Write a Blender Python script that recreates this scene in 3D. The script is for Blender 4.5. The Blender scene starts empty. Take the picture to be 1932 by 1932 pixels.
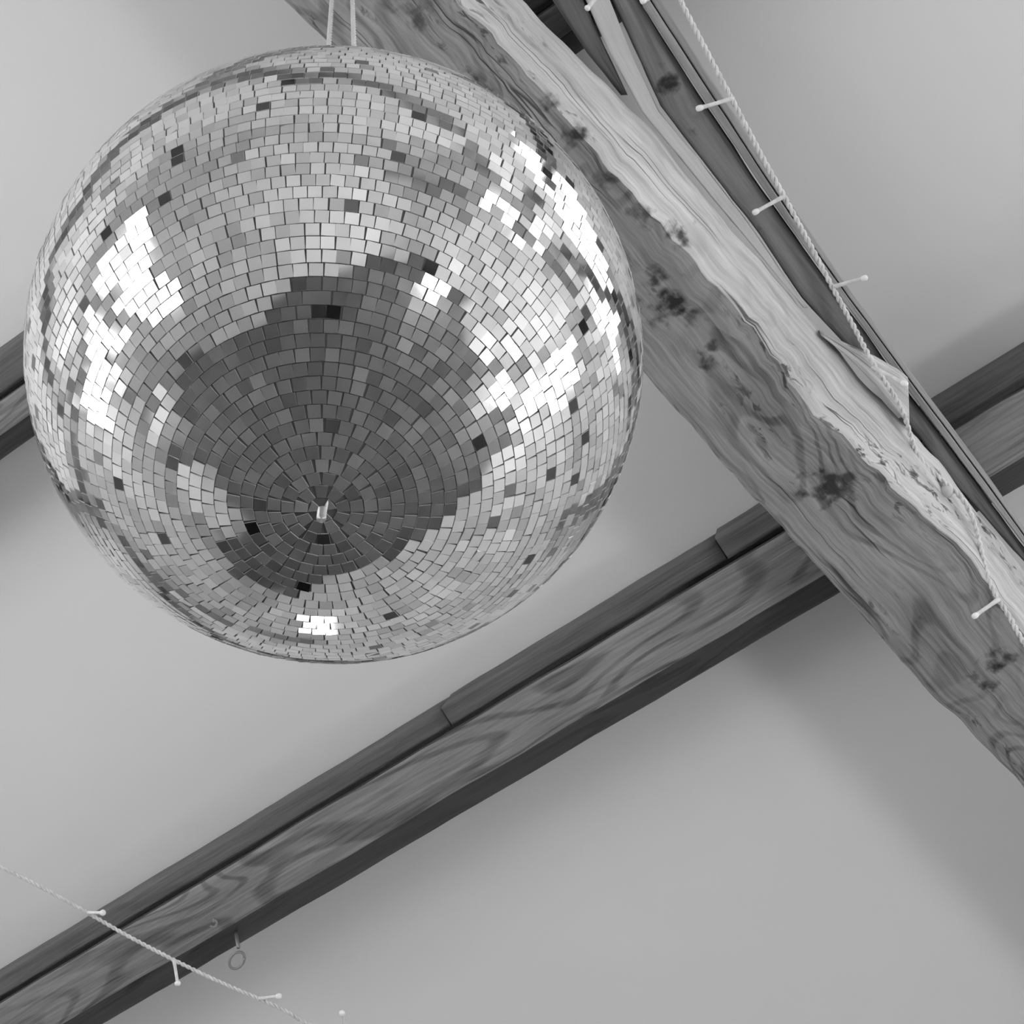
import bpy, bmesh, math, random
from mathutils import Vector, Matrix, noise
random.seed(7)
scene = bpy.context.scene
col = scene.collection
scene.view_settings.view_transform = 'Standard'
scene.view_settings.look = 'None'
scene.view_settings.exposure = 0.0

# ------------------------------------------------------------------ camera survey
F = 3000.0
Zc = Vector((-.087, .512, -.855)).normalized()
Uc = Vector((.8227, .5207, .2281)); Uc = (Uc - Zc*Uc.dot(Zc)).normalized()
Yc = Zc.cross(Uc)
CAM = Vector((0, 0, 1.6))
def rot(c): return Vector((Uc.dot(c), Yc.dot(c), Zc.dot(c)))
PITCH = math.radians(18)
NRM = Vector((0, math.sin(PITCH), math.cos(PITCH)))     # roof slope normal
def P(px, py, D):
    w = rot(Vector(((px-966)/F, (966-py)/F, -1)))
    return CAM + w*(D/NRM.dot(w))
cam_data = bpy.data.cameras.new("camera"); cam = bpy.data.objects.new("camera", cam_data)
col.objects.link(cam)
ax = [rot(Vector(v)) for v in ((1,0,0),(0,1,0),(0,0,1))]
M = Matrix.Identity(4)
for j in range(3):
    for i in range(3): M[i][j] = ax[j][i]
M.translation = CAM
cam.matrix_world = M
cam_data.sensor_width = 36; cam_data.lens = 36*F/1932
cam_data.clip_start = .02
scene.camera = cam

# ------------------------------------------------------------------ helpers
def tag(o, label=None, cat=None, kind=None, group=None):
    if label: o["label"] = label
    if cat: o["category"] = cat
    if kind: o["kind"] = kind
    if group: o["group"] = group
    return o
def newobj(name, verts, faces, mats, midx=None, uvs=None, smooth=False, parent=None, recalc=True):
    c = Vector((0,0,0))
    for v in verts: c += Vector(v)
    c /= len(verts)
    me = bpy.data.meshes.new(name)
    me.from_pydata([tuple(Vector(v)-c) for v in verts], [], faces)
    if not isinstance(mats, (list,tuple)): mats = [mats]
    for m in mats: me.materials.append(m)
    if midx: me.polygons.foreach_set("material_index", midx)
    if uvs:
        l = me.uv_layers.new(name="UVMap")
        for fi, f in enumerate(me.polygons):
            for li, loop in enumerate(f.loop_indices):
                l.data[loop].uv = uvs[fi][li]
    if recalc:
        bm = bmesh.new(); bm.from_mesh(me)
        bmesh.ops.recalc_face_normals(bm, faces=bm.faces)
        bm.to_mesh(me); bm.free()
    if smooth: me.polygons.foreach_set("use_smooth", [True]*len(me.polygons))
    o = bpy.data.objects.new(name, me); col.objects.link(o)
    o.location = c
    if parent:
        o.parent = parent
        o.location = c - parent.location
    return o
def loft(name, secs, mats, step=.03, msub=8, rnd=1, amp=.003, nsc=9.0, side_mat=None, parent=None, smooth=True, big=0.0):
    K = len(secs[0]); rings = []; us = []; u = 0
    s0 = secs[len(secs)//2]
    sl = [(s0[(k+1) % K]-s0[k]).length for k in range(K)]
    vv = [0]
    for k in range(K):
        for m in range(msub): vv.append(vv[-1]+sl[k]/msub)
    for a in range(len(secs)-1):
        L = sum((secs[a+1][k]-secs[a][k]).length for k in range(K))/K
        Lu = (sum(secs[a+1], Vector())/K-sum(secs[a], Vector())/K).length
        n = max(1, int(L/step))
        for i in range(n + (1 if a == len(secs)-2 else 0)):
            t = i/n
            rings.append([secs[a][k].lerp(secs[a+1][k], t) for k in range(K)]); us.append(u+Lu*t)
        u += Lu
    verts = []; N = K*msub
    for r, ring in enumerate(rings):
        pts = []
        for k in range(K):
            for m in range(msub):
                pts.append(ring[k].lerp(ring[(k+1) % K], m/msub))
        for _ in range(rnd):
            pts = [pts[i]*.5 + (pts[i-1]+pts[(i+1) % N])*.25 for i in range(N)]
        for p in pts:
            d = noise.noise_vector(p*nsc)*amp + noise.noise_vector(p*nsc*3.3)*amp*.4
            if big: d += noise.noise_vector(p*2.2)*big
            verts.append(p+d)
    faces = []; uvs = []; mi = []
    for r in range(len(rings)-1):
        for i in range(N):
            j = (i+1) % N
            faces.append((r*N+i, r*N+j, (r+1)*N+j, (r+1)*N+i))
            uvs.append(((us[r], vv[i]), (us[r], vv[i+1]), (us[r+1], vv[i+1]), (us[r+1], vv[i])))
            mi.append(side_mat[i//msub] if side_mat else 0)
    e = (len(rings)-1)*N
    faces.append(tuple(range(N))); uvs.append([(0, i*.01) for i in range(N)]); mi.append(0)
    faces.append(tuple(e+i for i in range(N))); uvs.append([(0, i*.01) for i in range(N)]); mi.append(0)
    return newobj(name, verts, faces, mats, mi, uvs, smooth, parent)
def tube_geo(path, rad, sides=8):
    verts = []; faces = []
    up = Vector((.13,.21,.97)).normalized()
    for i, p in enumerate(path):
        a = path[max(0, i-1)]; b = path[min(len(path)-1, i+1)]
        t = (b-a).normalized(); x = t.cross(up)
        if x.length < .05: x = t.cross(Vector((1,0,0)))
        x.normalize(); y = t.cross(x)
        r = rad[i] if isinstance(rad, list) else rad
        for k in range(sides):
            an = 2*math.pi*k/sides
            verts.append(p + (x*math.cos(an)+y*math.sin(an))*r)
    for i in range(len(path)-1):
        for k in range(sides):
            j = (k+1) % sides
            faces.append((i*sides+k, i*sides+j, (i+1)*sides+j, (i+1)*sides+k))
    n = len(path)-1
    faces.append(tuple(range(sides))[::-1]); faces.append(tuple(n*sides+k for k in range(sides)))
    return verts, faces
def join_geo(parts):
    V = []; Fc = []; mi = []
    for idx, (v, f, m) in enumerate(parts):
        o = len(V); V += v; Fc += [tuple(a+o for a in q) for q in f]; mi += [m]*len(f)
    return V, Fc, mi
def smooth_path(pts, n=8):
    out = []
    for i in range(len(pts)-1):
        p0 = pts[max(0, i-1)]; p1 = pts[i]; p2 = pts[i+1]; p3 = pts[min(len(pts)-1, i+2)]
        for k in range(n):
            t = k/n
            out.append(.5*((2*p1)+(p2-p0)*t+(2*p0-5*p1+4*p2-p3)*t*t+(3*p1-p0-3*p2+p3)*t**3))
    out.append(pts[-1]); return out
def box_geo(a, b):
    x0,y0,z0 = a; x1,y1,z1 = b
    v = [Vector(p) for p in ((x0,y0,z0),(x1,y0,z0),(x1,y1,z0),(x0,y1,z0),(x0,y0,z1),(x1,y0,z1),(x1,y1,z1),(x0,y1,z1))]
    f = [(0,3,2,1),(4,5,6,7),(0,1,5,4),(1,2,6,5),(2,3,7,6),(3,0,4,7)]
    return v, f

# ------------------------------------------------------------------ materials
def nm(name):
    m = bpy.data.materials.new(name); m.use_nodes = True
    nt = m.node_tree; b = nt.nodes["Principled BSDF"]
    return m, nt, b
def g(v): return (v, v, v, 1)
def plain(name, v, rough=.6, metal=0, var=.05, scale=8, bump=0, bscale=40, spec=.3):
    m, nt, b = nm(name)
    tc = nt.nodes.new("ShaderNodeNewGeometry")
    n = nt.nodes.new("ShaderNodeTexNoise"); n.inputs["Scale"].default_value = scale; n.inputs["Detail"].default_value = 2
    nt.links.new(tc.outputs["Position"], n.inputs["Vector"])
    r = nt.nodes.new("ShaderNodeValToRGB")
    r.color_ramp.elements[0].position = .3; r.color_ramp.elements[1].position = .7
    r.color_ramp.elements[0].color = g(v*(1-var)); r.color_ramp.elements[1].color = g(min(1, v*(1+var)))
    nt.links.new(n.outputs["Fac"], r.inputs["Fac"]); nt.links.new(r.outputs["Color"], b.inputs["Base Color"])
    b.inputs["Roughness"].default_value = rough; b.inputs["Metallic"].default_value = metal
    b.inputs["Specular IOR Level"].default_value = spec
    if bump:
        n2 = nt.nodes.new("ShaderNodeTexNoise"); n2.inputs["Scale"].default_value = bscale; n2.inputs["Detail"].default_value = 3
        nt.links.new(tc.outputs["Position"], n2.inputs["Vector"])
        bp = nt.nodes.new("ShaderNodeBump"); bp.inputs["Strength"].default_value = bump; bp.inputs["Distance"].default_value = .01
        nt.links.new(n2.outputs["Fac"], bp.inputs["Height"]); nt.links.new(bp.outputs["Normal"], b.inputs["Normal"])
    return m
def wood(name, lo, hi, rings=20, gu=1.4, gv=7.0, ringamt=.35, fine=.5, mott=.25, knots=(), seed=0.0, bump=.6, pits=.0):
    m, nt, b = nm(name); N = nt.nodes.new; Lk = nt.links.new
    uv = N("ShaderNodeUVMap"); uv.uv_map = "UVMap"
    def mapped(su, sv, off=0):
        mp = N("ShaderNodeMapping"); mp.inputs["Scale"].default_value = (su, sv, 1); mp.inputs["Location"].default_value = (seed+off, seed*.7, seed)
        Lk(uv.outputs["UV"], mp.inputs["Vector"]); return mp.outputs["Vector"]
    def nz(vec, sc, det, dist=0, rough=.5):
        n = N("ShaderNodeTexNoise"); n.inputs["Scale"].default_value = sc; n.inputs["Detail"].default_value = det
        n.inputs["Distortion"].default_value = dist; n.inputs["Roughness"].default_value = rough
        Lk(vec, n.inputs["Vector"]); return n.outputs["Fac"]
    def mt(op, a, b_=None, c=None, clamp=False):
        n = N("ShaderNodeMath"); n.operation = op; n.use_clamp = clamp
        for i, x in enumerate((a, b_, c)):
            if x is None: continue
            if isinstance(x, (int, float)): n.inputs[i].default_value = x
            else: Lk(x, n.inputs[i])
        return n.outputs[0]
    def mr(v, a0, a1, b0, b1):
        n = N("ShaderNodeMapRange"); n.inputs[1].default_value = a0; n.inputs[2].default_value = a1
        n.inputs[3].default_value = b0; n.inputs[4].default_value = b1; n.interpolation_type = 'SMOOTHSTEP'
        Lk(v, n.inputs[0]); return n.outputs[0]
    field = nz(mapped(gu, gv), 1.0, 1.5, .5)
    ring = mt('SINE', mt('MULTIPLY', field, rings*6.28))
    ring = mr(ring, .1, 1, 0, 1)
    rmask = mr(nz(mapped(1.5, 4, 21), 1.0, 1.0), .35, .6, .15, 1)
    ring = mt('MULTIPLY', ring, rmask)
    fineg = nz(mapped(6, 130, 3), 1.0, 3.0, .3, .6)
    mid = nz(mapped(2.2, 26, 7), 1.0, 3.0, 1.0, .6)
    big = nz(mapped(3, 7, 11), 1.0, 3.0, .5)
    val = mt('MULTIPLY', ring, -ringamt)
    val = mt('MULTIPLY_ADD', fineg, fine*2, val)
    val = mt('MULTIPLY_ADD', mid, mott*2.4, val)
    val = mt('MULTIPLY_ADD', big, mott*1.8, val)
    val = mt('ADD', val, .55 - fine - mott*2.1 + ringamt*.25)
    r = N("ShaderNodeValToRGB"); r.color_ramp.elements[0].position = .0; r.color_ramp.elements[1].position = 1.0
    r.color_ramp.elements[0].color = g(lo); r.color_ramp.elements[1].color = g(hi)
    Lk(val, r.inputs["Fac"]); colr = r.outputs["Color"]
    dark = None
    if pits:
        pz = nz(mapped(24, 60, 5), 1.0, 3.0, .6, .6)
        pm = nz(mapped(3.0, 9, 9), 1.0, 2.0)
        dark = mt('MULTIPLY', mr(pz, .54, .66, 0, 1), mr(pm, .49, .63, 0, pits))
        ck = nz(mapped(.7, 34, 15), 1.0, 1.5, .15)
        ck = mr(mt('ABSOLUTE', mt('SUBTRACT', ck, .5)), .0, .015, .8, 0)
        cm = mr(nz(mapped(2.2, 12, 19), 1.0, 1.0), .52, .62, 0, 1)
        dark = mt('MAXIMUM', dark, mt('MULTIPLY', ck, cm))
    if knots:
        geo = N("ShaderNodeNewGeometry")
        pn = N("ShaderNodeTexNoise"); pn.inputs["Scale"].default_value = 38; pn.inputs["Detail"].default_value = 3
        Lk(geo.outputs["Position"], pn.inputs["Vector"])
    for (k, rad, st) in knots:
        d = N("ShaderNodeVectorMath"); d.operation = 'DISTANCE'
        Lk(geo.outputs["Position"], d.inputs[0]); d.inputs[1].default_value = tuple(k)
        dd = mt('MULTIPLY_ADD', mt('SUBTRACT', pn.outputs["Fac"], .49), rad*4.0, d.outputs["Value"])
        kk = mr(dd, rad*.1, rad*1.5, st, 0)
        dark = kk if dark is None else mt('MAXIMUM', dark, kk)
    h = val
    if dark is not None:
        mx = N("ShaderNodeMix"); mx.data_type = 'RGBA'
        Lk(dark, mx.inputs[0]); Lk(colr, mx.inputs[6]); mx.inputs[7].default_value = g(.014)
        colr = mx.outputs[2]; h = mt('MULTIPLY_ADD', dark, -1.2, val)
    Lk(colr, b.inputs["Base Color"]); b.inputs["Roughness"].default_value = .75
    b.inputs["Specular IOR Level"].default_value = .25
    bp = N("ShaderNodeBump"); bp.inputs["Strength"].default_value = bump; bp.inputs["Distance"].default_value = .004
    Lk(h, bp.inputs["Height"]); Lk(bp.outputs["Normal"], b.inputs["Normal"])
    return m

M_ceil = plain("painted_plaster", .80, .9, var=.02, scale=1.3, bump=.08, bscale=14, spec=.1)
M_wall = plain("wall_plaster", .62, .9, var=.18, scale=1.5, spec=.1)
M_floor = plain("dark_floorboards", .12, .55, var=.5, scale=2.5)
def pk(px, py, D=3.08): return P(px, py, D)
K1 = [(pk(1560,918),.036,.9),(pk(1518,938),.022,.85),(pk(1602,903),.024,.8),(pk(1872,1252),.026,.95),(pk(1848,1290),.024,.9),(pk(1895,1238),.018,.8),
      (pk(1270,565),.028,.95),(pk(1248,600),.024,.9),(pk(1335,690),.022,.85),(pk(1235,525),.020,.85),(pk(1310,600),.018,.8),
      (pk(1345,655),.012,.8),(pk(1750,1275),.018,.6),(pk(790,30),.02,.7),(pk(760,15),.015,.6),(pk(1215,400,3.07),.024,.7),(pk(1150,330,3.07),.020,.65)]
K2 = [(pk(1285,438,3.065),.024,.9),(pk(1090,255,3.06),.020,.9),(pk(1035,190,3.06),.016,.9),(pk(1322,412,3.1),.012,.9),(pk(1025,60,3.1),.010,.9),(pk(1380,465,3.1),.010,.9),(pk(1210,400,3.06),.014,.7),(pk(1425,520,3.12),.008,.9)]
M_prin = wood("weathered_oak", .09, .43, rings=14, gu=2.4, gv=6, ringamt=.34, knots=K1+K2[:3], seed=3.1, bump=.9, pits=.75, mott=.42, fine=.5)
M_prin_lit = wood("weathered_oak_lit_tone", .36, .80, rings=8, gu=2.2, gv=6, ringamt=.12, knots=K2, seed=7.7, bump=.9, pits=.85, mott=.42, fine=.55)  # paler copy of the oak: side light painted into the colour
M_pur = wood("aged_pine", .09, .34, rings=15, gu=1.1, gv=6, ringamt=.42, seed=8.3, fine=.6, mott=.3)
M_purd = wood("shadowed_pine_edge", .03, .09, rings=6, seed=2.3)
M_board = wood("grey_board", .075, .2, rings=5, ringamt=.15, seed=5.5)
M_raft = wood("brown_rafter_wood", .12, .32, rings=8, ringamt=.25, seed=12.5, knots=[(P(1265,165,3.2),.02,.9),(P(1310,255,3.2),.012,.9),(P(1240,125,3.2),.012,.9),(P(1425,440,3.2),.012,.8)])
M_light = wood("pale_stripped_wood", .42, .68, rings=5, ringamt=.12, seed=1.5, fine=.35, mott=.25)
M_edge = wood("pale_board_edge", .22, .46, rings=4, ringamt=.15, seed=6.5)
M_mirror, nt, b = nm("mirror_glass")
b.inputs["Metallic"].default_value = 1; b.inputs["Roughness"].default_value = .05
geo = nt.nodes.new("ShaderNodeNewGeometry")
cr = nt.nodes.new("ShaderNodeValToRGB"); nt.links.new(geo.outputs["Random Per Island"], cr.inputs["Fac"])
cr.color_ramp.elements[0].color = g(.08); cr.color_ramp.elements[1].position = .03; cr.color_ramp.elements[1].color = g(.66)
e = cr.color_ramp.elements.new(.018); e.color = g(.14)
e = cr.color_ramp.elements.new(.4); e.color = g(.84)
e = cr.color_ramp.elements.new(1.0); e.color = g(.98)
nt.links.new(cr.outputs["Color"], b.inputs["Base Color"])
M_glassedge = plain("ground_glass_edge", .7, .3)
M_grout = plain("grey_adhesive", .13, .8)
M_metal = plain("zinc_metal", .5, .4, metal=.8)
M_cord = plain("pale_cord", .66, .8)
M_wire = plain("clear_plastic_wire", .75, .35, var=.15, scale=60)
M_tip = plain("white_led_tip", .92, .25)
M_frame = plain("window_paint", .7, .5)
M_cloth = plain("pale_linen", .6, .9)
M_glow, nt, b = nm("daylight_pane")
b.inputs["Base Color"].default_value = g(.8)
sk = nt.nodes.new("ShaderNodeTexNoise"); sk.inputs["Scale"].default_value = 1.4; sk.inputs["Detail"].default_value = 2
gg = nt.nodes.new("ShaderNodeNewGeometry"); nt.links.new(gg.outputs["Position"], sk.inputs["Vector"])
rr = nt.nodes.new("ShaderNodeValToRGB"); rr.color_ramp.elements[0].color = g(.1); rr.color_ramp.elements[1].color = g(1)
rr.color_ramp.elements[0].position = .40; rr.color_ramp.elements[1].position = .50
nt.links.new(sk.outputs["Fac"], rr.inputs["Fac"]); nt.links.new(rr.outputs["Color"], b.inputs["Emission Color"])
b.inputs["Emission Strength"].default_value = 7.2

# ------------------------------------------------------------------ room shell
X0, X1, YB, YF, YR = -6.0, 5.5, -3.1, 4.1, -1.0
def zc(y, D=3.5):
    if y < YR: y = 2*YR - y
    return 1.6 + (D - math.sin(PITCH)*y)/math.cos(PITCH)
T = .15
def prism(name, pts, thick, mat, **k):
    n = len(pts); V = [Vector(p) for p in pts] + [Vector(p)+Vector(thick) for p in pts]
    Fc = [tuple(range(n)), tuple(range(n, 2*n))] + [(i, (i+1) % n, n+(i+1) % n, n+i) for i in range(n)]
    return newobj(name, V, Fc, mat, **k)
for nme, x, dx in (("wall_left", X0, -T), ("wall_right", X1, T)):
    o = prism(nme, [(x,YB,0),(x,YF,0),(x,YF,zc(YF)),(x,YR,zc(YR)),(x,YB,zc(YB))], (dx,0,0), M_wall)
    tag(o, "pale plastered gable wall", "wall", "structure")
o = prism("wall_front", [(X0,YF,0),(X1,YF,0),(X1,YF,zc(YF)),(X0,YF,zc(YF))], (0,T,0), M_wall); tag(o, "pale plastered eaves wall", "wall", "structure")
o = prism("wall_back", [(X0,YB,0),(X1,YB,0),(X1,YB,zc(YB)),(X0,YB,zc(YB))], (0,-T,0), M_wall); tag(o, "pale plastered wall with windows", "wall", "structure")
o = prism("floor", [(X0,YB,0),(X1,YB,0),(X1,YF,0),(X0,YF,0)], (0,0,-T), M_floor); tag(o, "dark boarded floor", "floor", "structure")
o = prism("ceiling", [(X0,YB,zc(YB)),(X0,YR,zc(YR)),(X0,YF,zc(YF)),(X0,YF,zc(YF)+T),(X0,YR,zc(YR)+T),(X0,YB,zc(YB)+T)], (X1-X0,0,0), M_ceil)
tag(o, "smooth pale painted sloping ceiling", "ceiling", "structure")
wn = 0
def window(axis, pos, a0, a1, z0, z1, inward):
    global wn; wn += 1
    fr = .07; parts = []
    def bx(a, b_, c, d, t0, t1, m):
        lo, hi = sorted((pos+inward*t0, pos+inward*t1))
        if axis == 'x': v, f = box_geo((lo, a, c), (hi, b_, d))
        elif axis == 'y': v, f = box_geo((a, lo, c), (b_, hi, d))
        else:
            v, f = box_geo((a, c, 0), (b_, d, 1))
            v = [Vector((p.x, p.y, zc(p.y)-(t1 if p.z < .5 else t0))) for p in v]
        parts.append((v, f, m))
    bx(a0, a1, z0, z1, .0, .02, 1)
    bx(a0-fr, a0, z0-fr, z1+fr, 0, .06, 0); bx(a1, a1+fr, z0-fr, z1+fr, 0, .06, 0)
    bx(a0, a1, z0-fr, z0, 0, .06, 0); bx(a0, a1, z1, z1+fr, 0, .06, 0)
    n = max(1, round((a1-a0)/1.2))
    for i in range(1, n):
        c = a0+(a1-a0)*i/n; bx(c-.02, c+.02, z0, z1, .02, .05, 0)
    V, Fc, mi = join_geo(parts)
    o = newobj("window_%d" % wn, V, Fc, [M_frame, M_glow], mi)
    tag(o, "white framed window bright with daylight", "window", "structure")
window('y', YB, -5.7, -4.0, 2.2, 4.3, 1)
window('y', YB, -3.3, -1.6, 1.8, 4.1, 1)
window('x', X0, -2.9, -1.7, 2.4, 4.3, 1)
window('x', X1, -.7, 1.2, 3.4, 4.7, -1)
window('z', 0, 1.3, 2.7, .5, 2.9, -1)
window('y', YF, -4.0, -3.2, 1.9, 3.2, -1)
window('y', YF, 3.0, 5.0, .9, 3.0, -1)  # extra window, added and enlarged to brighten the right side
for i, (loc, pw) in enumerate((((3.1, 2.6, .6), 120), ((3.3, -.6, .6), 100))):
    ld = bpy.data.lights.new("fill_light", 'POINT'); ld.energy = pw; ld.shadow_soft_size = .4  # added fill without a fixture, brightens the ceiling on the right
    lo = bpy.data.objects.new("fill_light", ld); lo.location = loc; col.objects.link(lo)

# tables far below the ball (seen only mirrored in the tiles)
def cloth_table(cx, cy, rx_, ry_):
    V = []; Fc = []; n = 96
    prof = [(0.02,.755),(.5,.757),(.93,.757),(.985,.75),(1.0,.73),(1.02,.5),(1.05,.2),(1.08,.03)]
    for i, (s, z) in enumerate(prof):
        for k in range(n):
            a = 2*math.pi*k/n
            w = max(0, (.75-z))*.09*math.sin(a*14+math.sin(a*3))
            V.append(Vector((cx+(rx_*s+w)*math.cos(a), cy+(ry_*s+w)*math.sin(a), z-.03)))
    for i in range(len(prof)-1):
        for k in range(n):
            j = (k+1) % n; Fc.append((i*n+k, i*n+j, (i+1)*n+j, (i+1)*n+k))
    Fc.append(tuple(range(n)))
    o = newobj("table", V, Fc, M_cloth, smooth=True); tag(o, "round table under a floor-length pale linen cloth", "table", group="linen covered round tables")
cloth_table(-4.3, -1.9, .8, .8); cloth_table(-4.2, .6, .8, .8); cloth_table(4.5, 1.3, .8, .8)

# ------------------------------------------------------------------ purlins (run along the room)
def xs(p, x): return Vector((x, p.y, p.z))
def purlin(name, px, T_, G_, B_, O_, label, segs):
    D0 = 3.30
    prof = [P(px, G_, D0), P(px, G_, 3.40), P(px, G_, 3.485), P(px, O_, 3.485), P(px, O_, 3.37), P(px, B_, D0)]
    secs = [[xs(p, x) for p in prof] for x in (X0+.01, -3, 0, 3, X1-.01)]
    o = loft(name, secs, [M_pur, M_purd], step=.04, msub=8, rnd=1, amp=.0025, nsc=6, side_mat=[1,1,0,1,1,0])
    tag(o, label, "beam")
    for (xa, xb, dt) in segs:
        pr = [P(px, T_+dt, 3.375), P(px, T_+dt-14, 3.487), P(px, G_-20, 3.487), P(px, G_-9, 3.362)]
        b_ = loft("ceiling_board", [[xs(p, x) for p in pr] for x in (xa, xb)], M_board, step=.04, msub=6, rnd=0, amp=.002, nsc=7)
        tag(b_, "thin grey-brown board fixed along the purlin", "board", group="boards alongside the purlins")
xa = P(835, 1340, 3.37).x; xb = P(1345, 1010, 3.37).x
purlin("purlin", 835, 1333, 1388, 1512, 1556, "long aged pine purlin with swirling grain under sloping ceiling", [(X0+.01, xa-.004, 3), (xa, xb-.004, 0), (xb, X1-.01, -7)])
purlin("purlin", 0, 670, 755, 822, 868, "aged pine purlin mostly hidden behind the mirror ball", [(X0+.01, X1-.01, 0)])
zr = zc(YR)
o = loft("ridge_beam", [[Vector((x, YR-.09, zr-.32)), Vector((x, YR+.09, zr-.32)), Vector((x, YR+.09, zr-.05)), Vector((x, YR-.09, zr-.05))] for x in (X0+.01, X1-.01)], M_pur, step=.2, msub=3)
tag(o, "dark wooden ridge beam at the roof apex", "beam")
for x in (-3.75, 4.2):
    o = loft("tie_beam", [[Vector((x-.11, y, 3.62)), Vector((x+.11, y, 3.62)), Vector((x+.11, y, 3.86)), Vector((x-.11, y, 3.86))] for y in (YB+.01, YF-.01)], M_raft, step=.2, msub=3)
    tag(o, "dark wooden tie beam spanning between the eaves walls", "beam", group="tie beams across the room")

# ------------------------------------------------------------------ big hewn beam
def interp(tab, s):
    if s <= tab[0][0]: return tab[0][1]
    for a, b_ in zip(tab, tab[1:]):
        if s <= b_[0]: return a[1]+(b_[1]-a[1])*(s-a[0])/(b_[0]-a[0])
    return tab[-1][1]
LT = [(356,405),(465,415),(900,432),(1326,448),(1444,446),(1614,443),(1847,451),(2108,460),(2393,466)]
AT = [(574,652),(757,664),(963,656),(1204,657),(1374,654),(1573,640),(1690,652),(1812,668),(2031,675),(2168,664)]
ET = [(650,739),(950,761),(1155,753),(1417,749),(1510,748),(1714,754),(1870,749),(2078,743)]
def so(s, o_, D):
    return P((.66*s+.75*o_)/(.66**2+.75**2), (.75*s-.66*o_)/(.66**2+.75**2), D)
secs = []
for s in list(range(-900, 3401, 20)):
    l, a, e_ = interp(LT, s), interp(AT, s), interp(ET, s)
    nn = lambda f, k: noise.noise(Vector((s*f, k, 5.3)))
    l += 6*nn(.008,0)+2.5*nn(.025,0); a += 8*nn(.008,3)+9*nn(.021,3)+5*nn(.05,3); e_ += 6*nn(.009,9)+2.5*nn(.025,9)
    secs.append([so(s, l, 3.125), so(s, a, 3.056), so(s, e_, 3.175), so(s, e_-8, 3.288), so(s, l+8, 3.288)])
o = loft("principal_beam", secs, [M_prin, M_prin_lit], step=.02, msub=14, rnd=2, amp=.004, nsc=12, big=.006, side_mat=[0,1,1,0,0])
tag(o, "massive rough-hewn weathered oak beam with dark knots and woodworm pitting", "beam")

# ------------------------------------------------------------------ rafter, edging, braces, cleat
R_ = [(-300,950,1005,1045),(0,1155,1205,1245),(200,1246,1335,1375),(400,1402,1470,1503),(560,1512,1585,1612),(720,1655,1702,1732),(800,1716,1762,1792),(920,1808,1851,1880),(1060,1933,1956,1977),(1230,2083,2098,2112)]
rs = []; ts = []
for (y, a, m_, r_) in R_:
    rs.append([P(a, y, 3.21), P(m_-3, y, 3.21), P(m_-3, y, 3.292), P(a, y, 3.292)])
    h = (m_+r_)/2
    ts.append([P(m_, y, 3.195), P(h, y, 3.195), P(h, y, 3.225), P(h+2, y, 3.225), P(h+3, y, 3.205), P(r_, y, 3.21), P(r_, y, 3.292), P(m_, y, 3.292)])
o = loft("rafter", rs, M_raft, step=.03, msub=5, rnd=1, amp=.003); tag(o, "dark straight wooden rafter beside the hewn beam", "rafter")
o = loft("rafter_edging", ts, M_edge, step=.03, msub=4, rnd=0, amp=.001); tag(o, "pale narrow double edging boards along the rafter", "board")
B1 = [(-150,1005,1050),(0,1106,1150),(100,1150,1190),(210,1210,1243),(300,1284,1318),(400,1366,1396),(480,1432,1452),(550,1492,1500),(580,1516,1524)]
o = loft("brace", [[P(a,y,3.18),P(c,y,3.195),P(c,y,3.292),P(a,y,3.292)] for (y,a,c) in B1], M_light, step=.02, msub=10, rnd=1, amp=.002)
tag(o, "pale stripped curved timber brace wedged against the rafter", "brace")
B2 = [(-150,955,1002),(0,1042,1102),(100,1108,1146),(180,1172,1184)]
o = loft("brace", [[P(a,y,3.23),P(c,y,3.21),P(c,y,3.292),P(a,y,3.292)] for (y,a,c) in B2], M_raft, step=.02, msub=6, rnd=1, amp=.002)
tag(o, "short darker timber brace meeting the pale brace", "brace")
cl = [((1545,622),(1548,632)),((1600,650),(1594,668)),((1650,672),(1655,730)),((1695,697),(1700,785)),((1714,712),(1716,803))]
o = loft("wooden_cleat", [[P(*a,3.165),P(*b_,3.150),P(*b_,3.187),P(*a,3.187)] for a, b_ in cl], M_prin_lit, step=.015, msub=8, rnd=1, amp=.002)
tag(o, "pale wooden cleat block on the edge of the beam", "cleat")
v, f = tube_geo([P(1782,928,3.18), P(1786,927,3.135), P(1788,926,3.125), P(1789,925,3.122)], [.016,.014,.010,.004], 9)
o = newobj("wooden_peg", v, f, M_light, smooth=True); tag(o, "pale rounded wooden peg end in the beam", "peg")

# ------------------------------------------------------------------ mirror ball
R = .30
bd = Vector((-325/3000, 286/3000, -1)).normalized()*1.594
BC = CAM + rot(bd)
root = bpy.data.objects.new("mirror_ball", None); col.objects.link(root); root.location = BC
root.empty_display_size = .1
tag(root, "large round mirror ball with small square silver tiles hanging on cords", "mirror ball")
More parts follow.
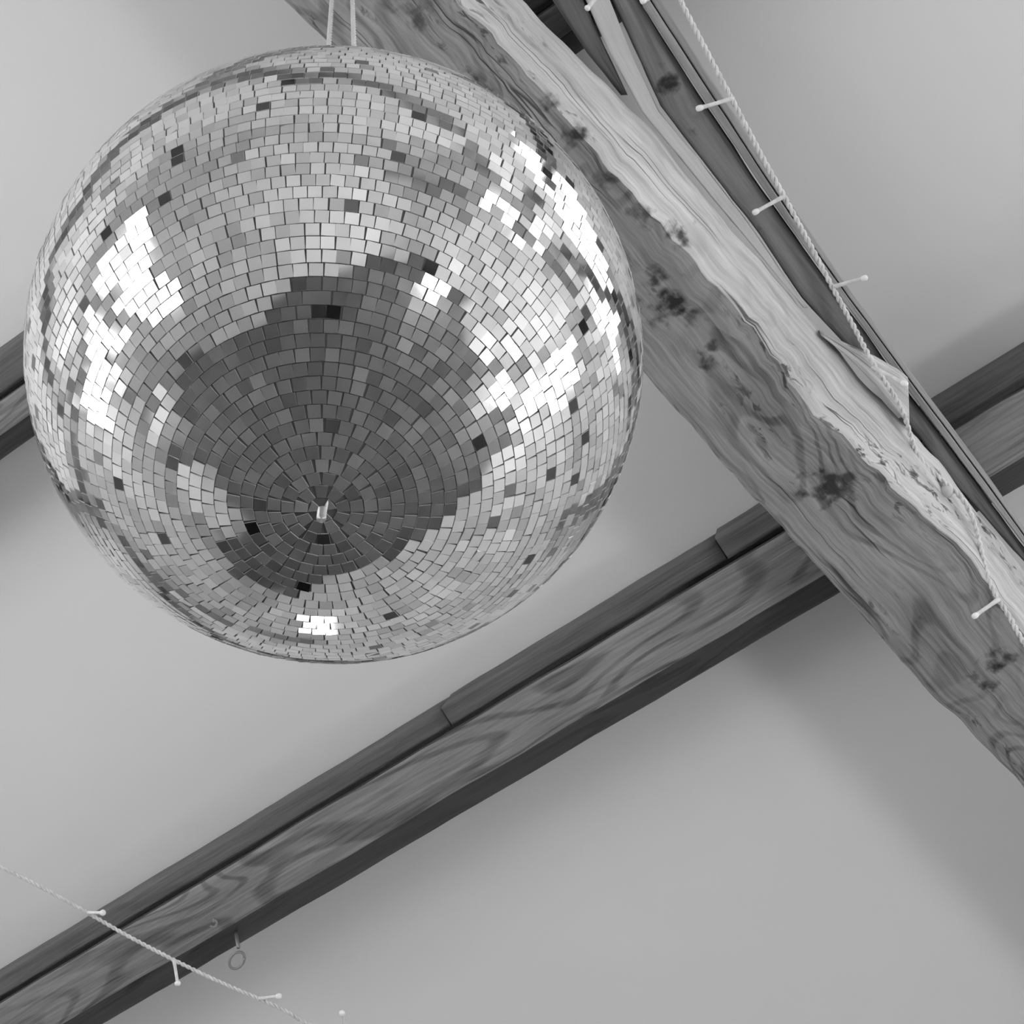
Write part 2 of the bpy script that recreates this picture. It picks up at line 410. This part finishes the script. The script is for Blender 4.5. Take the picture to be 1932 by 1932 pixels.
# the ball hangs very slightly crooked
nad_c = (Zc*-1) + Vector((-.042, .022, 0)); nad = rot(nad_c).normalized()
TILT = Vector((0,0,-1)).rotation_difference(nad).to_matrix()
ts_ = .0115; rows = int(round(math.pi*R/ts_)); verts = []; faces = []; mi = []
for r in range(rows):
    th = math.pi*(r+.5)/rows
    circ = 2*math.pi*R*math.sin(th)
    n = int(round(circ/(ts_*1.06))); off = random.random()*6.28
    hh = (math.pi*R/rows)/2 - .0003
    if n < 5 and r > 5: continue
    n = max(3, n)
    rowtilt = random.gauss(0, .008)
    hw = circ/n/2 - .0003
    for k in range(n):
        ph = off + 2*math.pi*(k+random.uniform(-.05,.05))/n
        nr = Vector((math.sin(th)*math.cos(ph), math.sin(th)*math.sin(ph), -math.cos(th)))
        ex = Vector((-math.sin(ph), math.cos(ph), 0)); ey = nr.cross(ex)
        lowf = noise.noise_vector(nr*4.0)*.055 + noise.noise_vector(nr*9)*.03
        sg = .006
        q = random.random()
        if q < .035: sg = .08
        elif q < .13: sg = .025
        tx = random.gauss(0, sg)+lowf.x+rowtilt; ty = random.gauss(0, sg)+lowf.y
        tx = max(-.11, min(.11, tx)); ty = max(-.11, min(.11, ty))
        n2 = (nr+ex*tx+ey*ty).normalized()
        ex2 = (ex-n2*ex.dot(n2)).normalized(); ey2 = n2.cross(ex2)
        rl = random.gauss(0, .02); ex3 = ex2*math.cos(rl)+ey2*math.sin(rl); ey3 = n2.cross(ex3)
        c = nr*(R)
        hw2 = hw*random.uniform(.95, 1.0); hh2 = hh*random.uniform(.96, 1.0)
        if r == 0: hh2 *= .9
        w1 = min(1, math.sin(max(.0, th-.5*math.pi/rows))/math.sin(th)) if n < 60 else 1
        w2 = min(1.0, math.sin(min(math.pi-.01, th+.5*math.pi/rows))/math.sin(th)) if n < 60 else 1
        b0 = len(verts)
        sgn = 1 if ey3.z > 0 else -1
        for (sx, sy) in ((-1,-1),(1,-1),(1,1),(-1,1)):
            up = sy*sgn > 0
            ww = w2 if up else max(w1, .15)
            verts.append(c+ex3*sx*hw2*ww+ey3*sy*hh2)
        for i in range(4): verts.append(verts[b0+i]-nr*.0014)
        faces.append((b0,b0+1,b0+2,b0+3)); mi.append(0)
        for i in range(4):
            j = (i+1) % 4
            faces.append((b0+i, b0+4+i, b0+4+j, b0+j)); mi.append(1)
o = newobj("mirror_tiles", [TILT @ v+BC for v in verts], faces, [M_mirror, M_glassedge], mi, parent=root, recalc=False)
o["label"] = "rings of small square silver mirror tiles"
cv = []; cf = []; A, B = 120, 60
for i in range(B+1):
    t = math.pi*i/B
    for k in range(A):
        p = 2*math.pi*k/A
        cv.append(BC+Vector((math.sin(t)*math.cos(p), math.sin(t)*math.sin(p), math.cos(t)))*(R-.0010))
for i in range(B):
    for k in range(A):
        j = (k+1) % A; cf.append((i*A+k, i*A+j, (i+1)*A+j, (i+1)*A+k))
newobj("core", cv, cf, M_grout, smooth=True, parent=root)
path = []; rad = []
for i in range(29):
    path.append(BC+TILT @ Vector((0,0,-R+.003-.017*i/28))); rad.append(.0042 if i % 4 < 2 else .0030)
v, f = tube_geo(path, rad, 12)
o = newobj("threaded_stud", v, f, M_metal, smooth=True, parent=root); o["label"] = "small silver threaded stud"
zt = BC+Vector((0,0,R-.004))
v, f = tube_geo([zt, zt+Vector((0,0,.02)), zt+Vector((0,0,.024))], [.05,.05,.044], 32)
o = newobj("top_cap", v, f, M_metal, smooth=False, parent=root)
side = ax[0].copy(); side.z = 0; side.normalize()
shift = side*-.004
top = BC+Vector((0,0,R+.018))
HH = None
for k in range(400):
    q = BC+Vector((0,0,R+k*.005))
    if NRM.dot(q-CAM) > 3.05: HH = q; break
for sg in (-1, 1):
    a = top+side*.026*sg+shift; b_ = HH+side*.018*sg+shift
    strands = []
    for ph in (0, 2.09, 4.18):
        pth = []
        n = 260
        for i in range(n+1):
            t = i/n; p = a.lerp(b_, t); an = ph+t*150
            pth.append(p+Vector((math.cos(an), math.sin(an), 0))*.0019)
        v, f = tube_geo(pth, .0027, 6); strands.append((v, f, 0))
    V, Fc, mi = join_geo(strands)
    o = newobj("hanging_cord", V, Fc, M_cord, mi, smooth=True, parent=root); o["label"] = "pale twisted hanging cord"

# ------------------------------------------------------------------ fairy lights
def fairy(name, pix, bulbs, label, ext0, ext1, D, rad, pitch):
    pts = ([ext0] if ext0 else []) + [P(x, y, d) for (x, y, d) in pix] + ([ext1] if ext1 else [])
    path = smooth_path(pts, 24)
    root = bpy.data.objects.new(name, None); col.objects.link(root); root.location = path[len(path)//2]; root.empty_display_size = .05
    tag(root, label, "fairy lights", group="strings of fairy lights")
    fine = []
    for a, b_ in zip(path, path[1:]):
        n = max(1, int((b_-a).length/.005))
        for i in range(n): fine.append((a.lerp(b_, i/n)))
    strands = []
    for ph in (0, math.pi):
        q = []; L = 0
        for i, p in enumerate(fine):
            if i: L += (p-fine[i-1]).length
            t = (fine[min(i+1, len(fine)-1)]-fine[max(0, i-1)]).normalized()
            x = t.cross(Vector((.2,.3,.9))).normalized(); y = t.cross(x)
            an = L/pitch*2*math.pi+ph
            q.append(p+(x*math.cos(an)+y*math.sin(an))*rad*.9)
        v, f = tube_geo(q, rad, 5); strands.append((v, f, 0))
    V, Fc, mi = join_geo(strands)
    o = newobj("wire", V, Fc, M_wire, mi, smooth=True, parent=root); o["label"] = "thin twisted clear wire"
    for (x0,y0,x1,y1,d0,d1) in bulbs:
        a = P(x0,y0,d0); b_ = P(x1,y1,d1); u = (b_-a)
        pth = [a+u*t for t in (0,.1,.3,.7,.82,.84,.92,.98,1.0)]
        rr_ = [rad*1.4,rad*1.6,rad*1.3,rad*1.3,rad*1.4,.0056,.0062,.0050,.002]
        v, f = tube_geo(pth, rr_, 10)
        mi = [1 if i >= 40 else 0 for i in range(len(f))]
        o = newobj("light_bulb", v, f, [M_wire, M_tip], mi, smooth=True, parent=root)
        o["label"] = "tiny white-tipped light on a short clear stem"
d = 3.172
fairy("fairy_light_string", [(1130,-300,d),(1220,-120,d),(1283,0,d),(1340,110,d),(1390,205,d),(1440,300,d),(1480,372,d),(1530,465,d),(1572,545,d),(1610,615,d),(1650,690,3.13),(1700,770,3.13),(1738,868,3.15),(1825,955,3.12),(1866,1095,3.07),(1905,1165,3.035),(1940,1225,3.02),(2060,1400,3.02)],
      [(1385,185,1313,206,d,3.15),(1480,370,1420,403,d,3.15),(1572,541,1637,523,d,3.15),(1645,692,1713,727,3.12,3.08),(1885,1130,1835,1165,3.04,3.0),(1262,-20,1208,4,d,3.15),(1130,-10,1106,18,3.15,3.13)],
      "string of tiny white lights draped along the rafter", None, None, d, .0031, .03)
d = 2.7
fairy("fairy_light_string", [(-300,1480,d),(-120,1575,d),(0,1635,d),(80,1675,d),(165,1722,d),(240,1765,d),(330,1812,d),(420,1855,d),(490,1885,d),(540,1908,d),(600,1940,d),(800,2010,d)],
      [(165,1722,197,1722,d,2.68),(328,1810,336,1860,d,2.68),(488,1884,530,1879,d,2.68),(650,1950,645,1908,d,2.68)],
      "string of tiny white lights hanging freely below the purlin", Vector((X0+.01, 1.0, 3.9)), Vector((1.2, YF-.01, 3.6)), d, .0024, .022)

# ------------------------------------------------------------------ hooks on the purlin
def ring_geo(c, n1, n2, r, t, a0=0, a1=2*math.pi, n=28):
    return tube_geo([c+n1*math.cos(a0+(a1-a0)*i/n)*r+n2*math.sin(a0+(a1-a0)*i/n)*r for i in range(n+1)], t, 8)
M_hook = plain("dull_steel", .3, .5, metal=.5)
c = P(447,1812,3.25); rx = ax[0]; ry = ax[1]
parts = [(*ring_geo(c, (rx*.6+ry*.2).normalized(), ry, .019, .0032), 0), (*tube_geo([P(450,1788,3.26), P(447,1772,3.29), P(445,1757,3.33)], .0045, 8), 0)]
V, Fc, mi = join_geo(parts); o = newobj("ring_hook", V, Fc, M_hook, mi, smooth=True); tag(o, "small metal screw eye with hanging ring on the purlin", "hook")
parts = [(*ring_geo(P(402,1742,3.275), rx, ry, .009, .003, -2.5, 1.6, 18), 0), (*tube_geo([P(404,1738,3.275), P(404,1734,3.31)], .004, 8), 0)]
V, Fc, mi = join_geo(parts); o = newobj("cup_hook", V, Fc, M_hook, mi, smooth=True); tag(o, "small metal cup hook screwed into the purlin", "hook")

# ------------------------------------------------------------------ world
w = bpy.data.worlds.new("world"); scene.world = w; w.use_nodes = True
w.node_tree.nodes["Background"].inputs[0].default_value = g(.8); w.node_tree.nodes["Background"].inputs[1].default_value = .3
